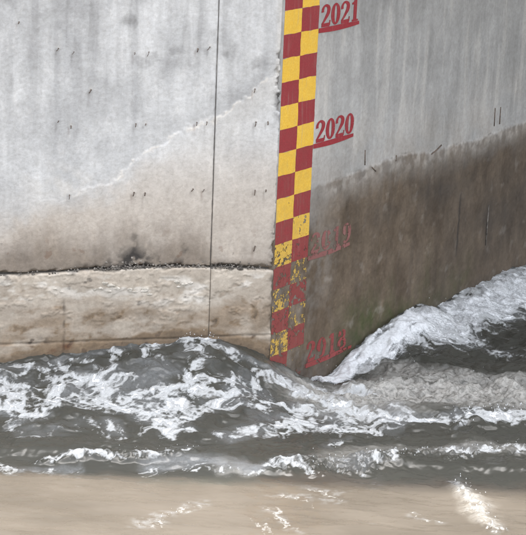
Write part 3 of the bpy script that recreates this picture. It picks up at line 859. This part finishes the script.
def foam_mat(name, torn):
    t = NT(name)
    p = t.pos()
    n = t.noise(p, 55, 6, 0.7); n2 = t.noise(p, 14, 5, 0.6)
    c = t.mix(t.rng(n, 0.3, 0.65), C(0.46, 0.47, 0.48), C(0.62, 0.635, 0.645))
    c = t.mix(t.rng(n2, 0.55, 0.72, 0, 0.45), c, C(0.28, 0.275, 0.26))
    t.l(c, t.bsdf.inputs['Base Color'])
    t.bsdf.inputs['Roughness'].default_value = 0.5
    t.bsdf.inputs['Subsurface Weight'].default_value = 0.0
    vor = t.n('ShaderNodeTexVoronoi'); t.l(p, vor.inputs['Vector']); vor.inputs['Scale'].default_value = 75
    t.bump(t.math('ADD', n, t.math('MULTIPLY', vor.outputs['Distance'], 0.6)), 0.003, 0.10)
    if torn:
        e = t.attr('body').outputs['Fac']
        nz = t.math('ADD', t.math('MULTIPLY', n, 0.6), t.math('MULTIPLY', t.noise(p, 130, 4, 0.7), 0.4))
        keep = t.rng(t.math('ADD', e, t.math('MULTIPLY', t.math('SUBTRACT', nz, 0.5), 1.8)), 0.30, 1.25)
        tr = t.n('ShaderNodeBsdfTransparent'); mx = t.n('ShaderNodeMixShader')
        t.l(keep, mx.inputs[0]); t.l(tr.outputs[0], mx.inputs[1]); t.l(t.bsdf.outputs[0], mx.inputs[2])
        t.l(mx.outputs[0], t.out.inputs['Surface'])
    return t.m
M_FOAM = foam_mat('white_foam', True)
M_SPRAY = foam_mat('white_spray', False)

W = np.stack([x, y, h], 1)
sunlit_tone = smooth(-2.18, -2.42, y + 0.24 * fbm(x * 1.3, y * 2.6, 4, 251) + 0.05 * fbm(x * 7, y * 14, 3, 252) - 0.05 * x)  # brighter sunlit tone painted in, with a ragged border along the shadow edge
v_, f_, fa, fb, fc, fd = compact(W, GF[keep], film, np.clip(Fr, 0, 1), sunlit_tone, veil)
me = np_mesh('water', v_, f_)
set_attr(me, 'foam', fa); set_attr(me, 'froth', fb); set_attr(me, 'sunlit_tone', fc); set_attr(me, 'veil', fd)
tag(link('water', me, M_WATER), 'murky brown river water, boiling against the wall and smooth in front', kind='structure')
# solid foam: its own skin lying on the water, thick where the field is strong
bank_m = strokes([FOAM[-4], FOAM[-5]], wx, wy)
flow_u = x * DIR['R'][0] + y * DIR['R'][1]
strand = fbm(flow_u * 2.2 + 1.5 * eR, eR * 11 + 0.5 * fbm(x * 3, y * 3, 3, 246), 5, 266)
foam = np.maximum(foam, np.where(bank_m > 0.25, bank_m * 1.9 - 0.50 + 0.40 * fbm(wx * 4, wy * 4, 4, 265) * (bank_m < 0.9) - 0.9 * smooth(0.05, 0.5, strand) * smooth(2.9, 2.2, flow_u) - 0.28 * smooth(0.25, 0.7, strand), -1))
body = np.clip(foam - 0.12, -0.5, 1.0)
thick = np.where(body > 0, 0.006 * np.sqrt(np.clip(body, 0, 1)) + 0.007 * np.clip(body, 0, 1) * (1 + fbm(x * 12, y * 14, 2, 241)), 0.03 * body)
uR = x * DIR['R'][0] + y * DIR['R'][1]
bm_ = np.clip(bank_m - 0.45, 0, 1) * np.clip(body, 0, 1)
flow = fbm(uR * 2.0 + 2.5 * eR, eR * 8 + 0.6 * fbm(x * 3, y * 3, 3, 246), 4, 245)
thick = thick * (1 - 0.75 * np.clip(bm_ * 2, 0, 1)) + bm_ * (0.07 + 0.06 * fbm(wx * 1.8, wy * 1.8, 2, 243) + 0.035 * flow + 0.003 * fbm(x * 12, y * 12, 2, 244))
sel = keep & (foam[GF] > 0.18).any(1) & (y[GF] > -2.30).all(1)
Wf = np.stack([x, y, h + thick - 0.002], 1)
v_, f_, fa = compact(Wf, GF[sel], foam)
me = np_mesh('foam', v_, f_); set_attr(me, 'body', fa)
tag(link('foam', me, M_FOAM), 'white foam heaped along the walls and streaked over the dark water', kind='stuff')

# ------------------------------------------------------------------ flying drops
def drops():
    V, Fc = [], []
    ico_v, ico_f = rock((0, 0, 0), 1.0)
    lines = [([(330, 376), (380, 345), (412, 322)], 45, .07, .005), ([(428, 325), (470, 316), (526, 290)], 45, .08, .005), ([(340, 395), (400, 382), (526, 384)], 40, .17, .004),
             ([(280, 466), (320, 462), (372, 460), (420, 455), (526, 448)], 110, .06, .0045), ([(80, 461), (150, 452), (190, 450)], 25, .04, .004), ([(462, 482), (478, 502), (494, 530)], 30, .05, .004),
             ([(140, 527), (200, 504)], 12, .03, .003), ([(180, 338), (212, 338)], 25, .05, .005), ([(455, 418), (526, 410)], 60, .05, .006)]
    for pts, n, spread, rmax in lines:
        w = np.array([at(*q) for q in pts])
        for i in range(n):
            t = rng.random() * (len(w) - 1); k = min(int(t), len(w) - 2)
            c = w[k] + (w[k + 1] - w[k]) * (t - k) + rng.normal(0, spread, 2)
            zz = float(macro(np.array([c[0]]), np.array([c[1]]))[0]) + 0.02 + abs(rng.normal(0, spread * 0.55))
            r = rmax * rng.uniform(0.3, 1.0) ** 1.5
            s = np.array([1, 1, rng.uniform(0.8, 1.7)]) * r
            b = len(V)
            V.extend([np.array([c[0], c[1], zz]) + v * s for v in ico_v]); Fc.extend([[q + b for q in f] for f in ico_f])
    return V, Fc
V, Fc = drops()
tag(link('spray', from_py('spray', V, Fc), M_SPRAY), 'drops of spray thrown up above the foam and the froth lines', kind='stuff')

# ------------------------------------------------------------------ out of frame: a slab added to shade the near water, and the bank behind
SHADE_DECK_EDGE = -0.62
def slab(name, x0, x1, y0, y1, z0, z1, mat, parent=None):
    V = [(a, b, c) for a in (x0, x1) for b in (y0, y1) for c in (z0, z1)]
    Fc = [(0, 1, 3, 2), (4, 6, 7, 5), (0, 4, 5, 1), (2, 3, 7, 6), (0, 2, 6, 4), (1, 5, 7, 3)]
    return link(name, from_py(name, V, Fc, False), mat, parent)
shade_deck = tag(empty('added_shade_deck', (0, 0, WALL_TOP)), 'grey concrete slab added over both walls, above the view, to shade the near water', 'shade slab')
slab('shade_deck_slab', -11, 11, SHADE_DECK_EDGE + 0.05, 12, 0.003, 0.22, M_SHADE_DECK, shade_deck)
slab('shade_deck_edge', -11, 11, SHADE_DECK_EDGE, SHADE_DECK_EDGE + 0.047, -0.08, 0.26, M_SHADE_DECK, shade_deck)
b = slab('river_bank', -70, 70, 12.02, 60, -1.3, WALL_TOP + 0.1, M_EARTH); tag(b, kind='structure')
b = slab('river_bed', -70, 70, -60, 12, -1.62, -1.42, M_EARTH); tag(b, kind='structure')
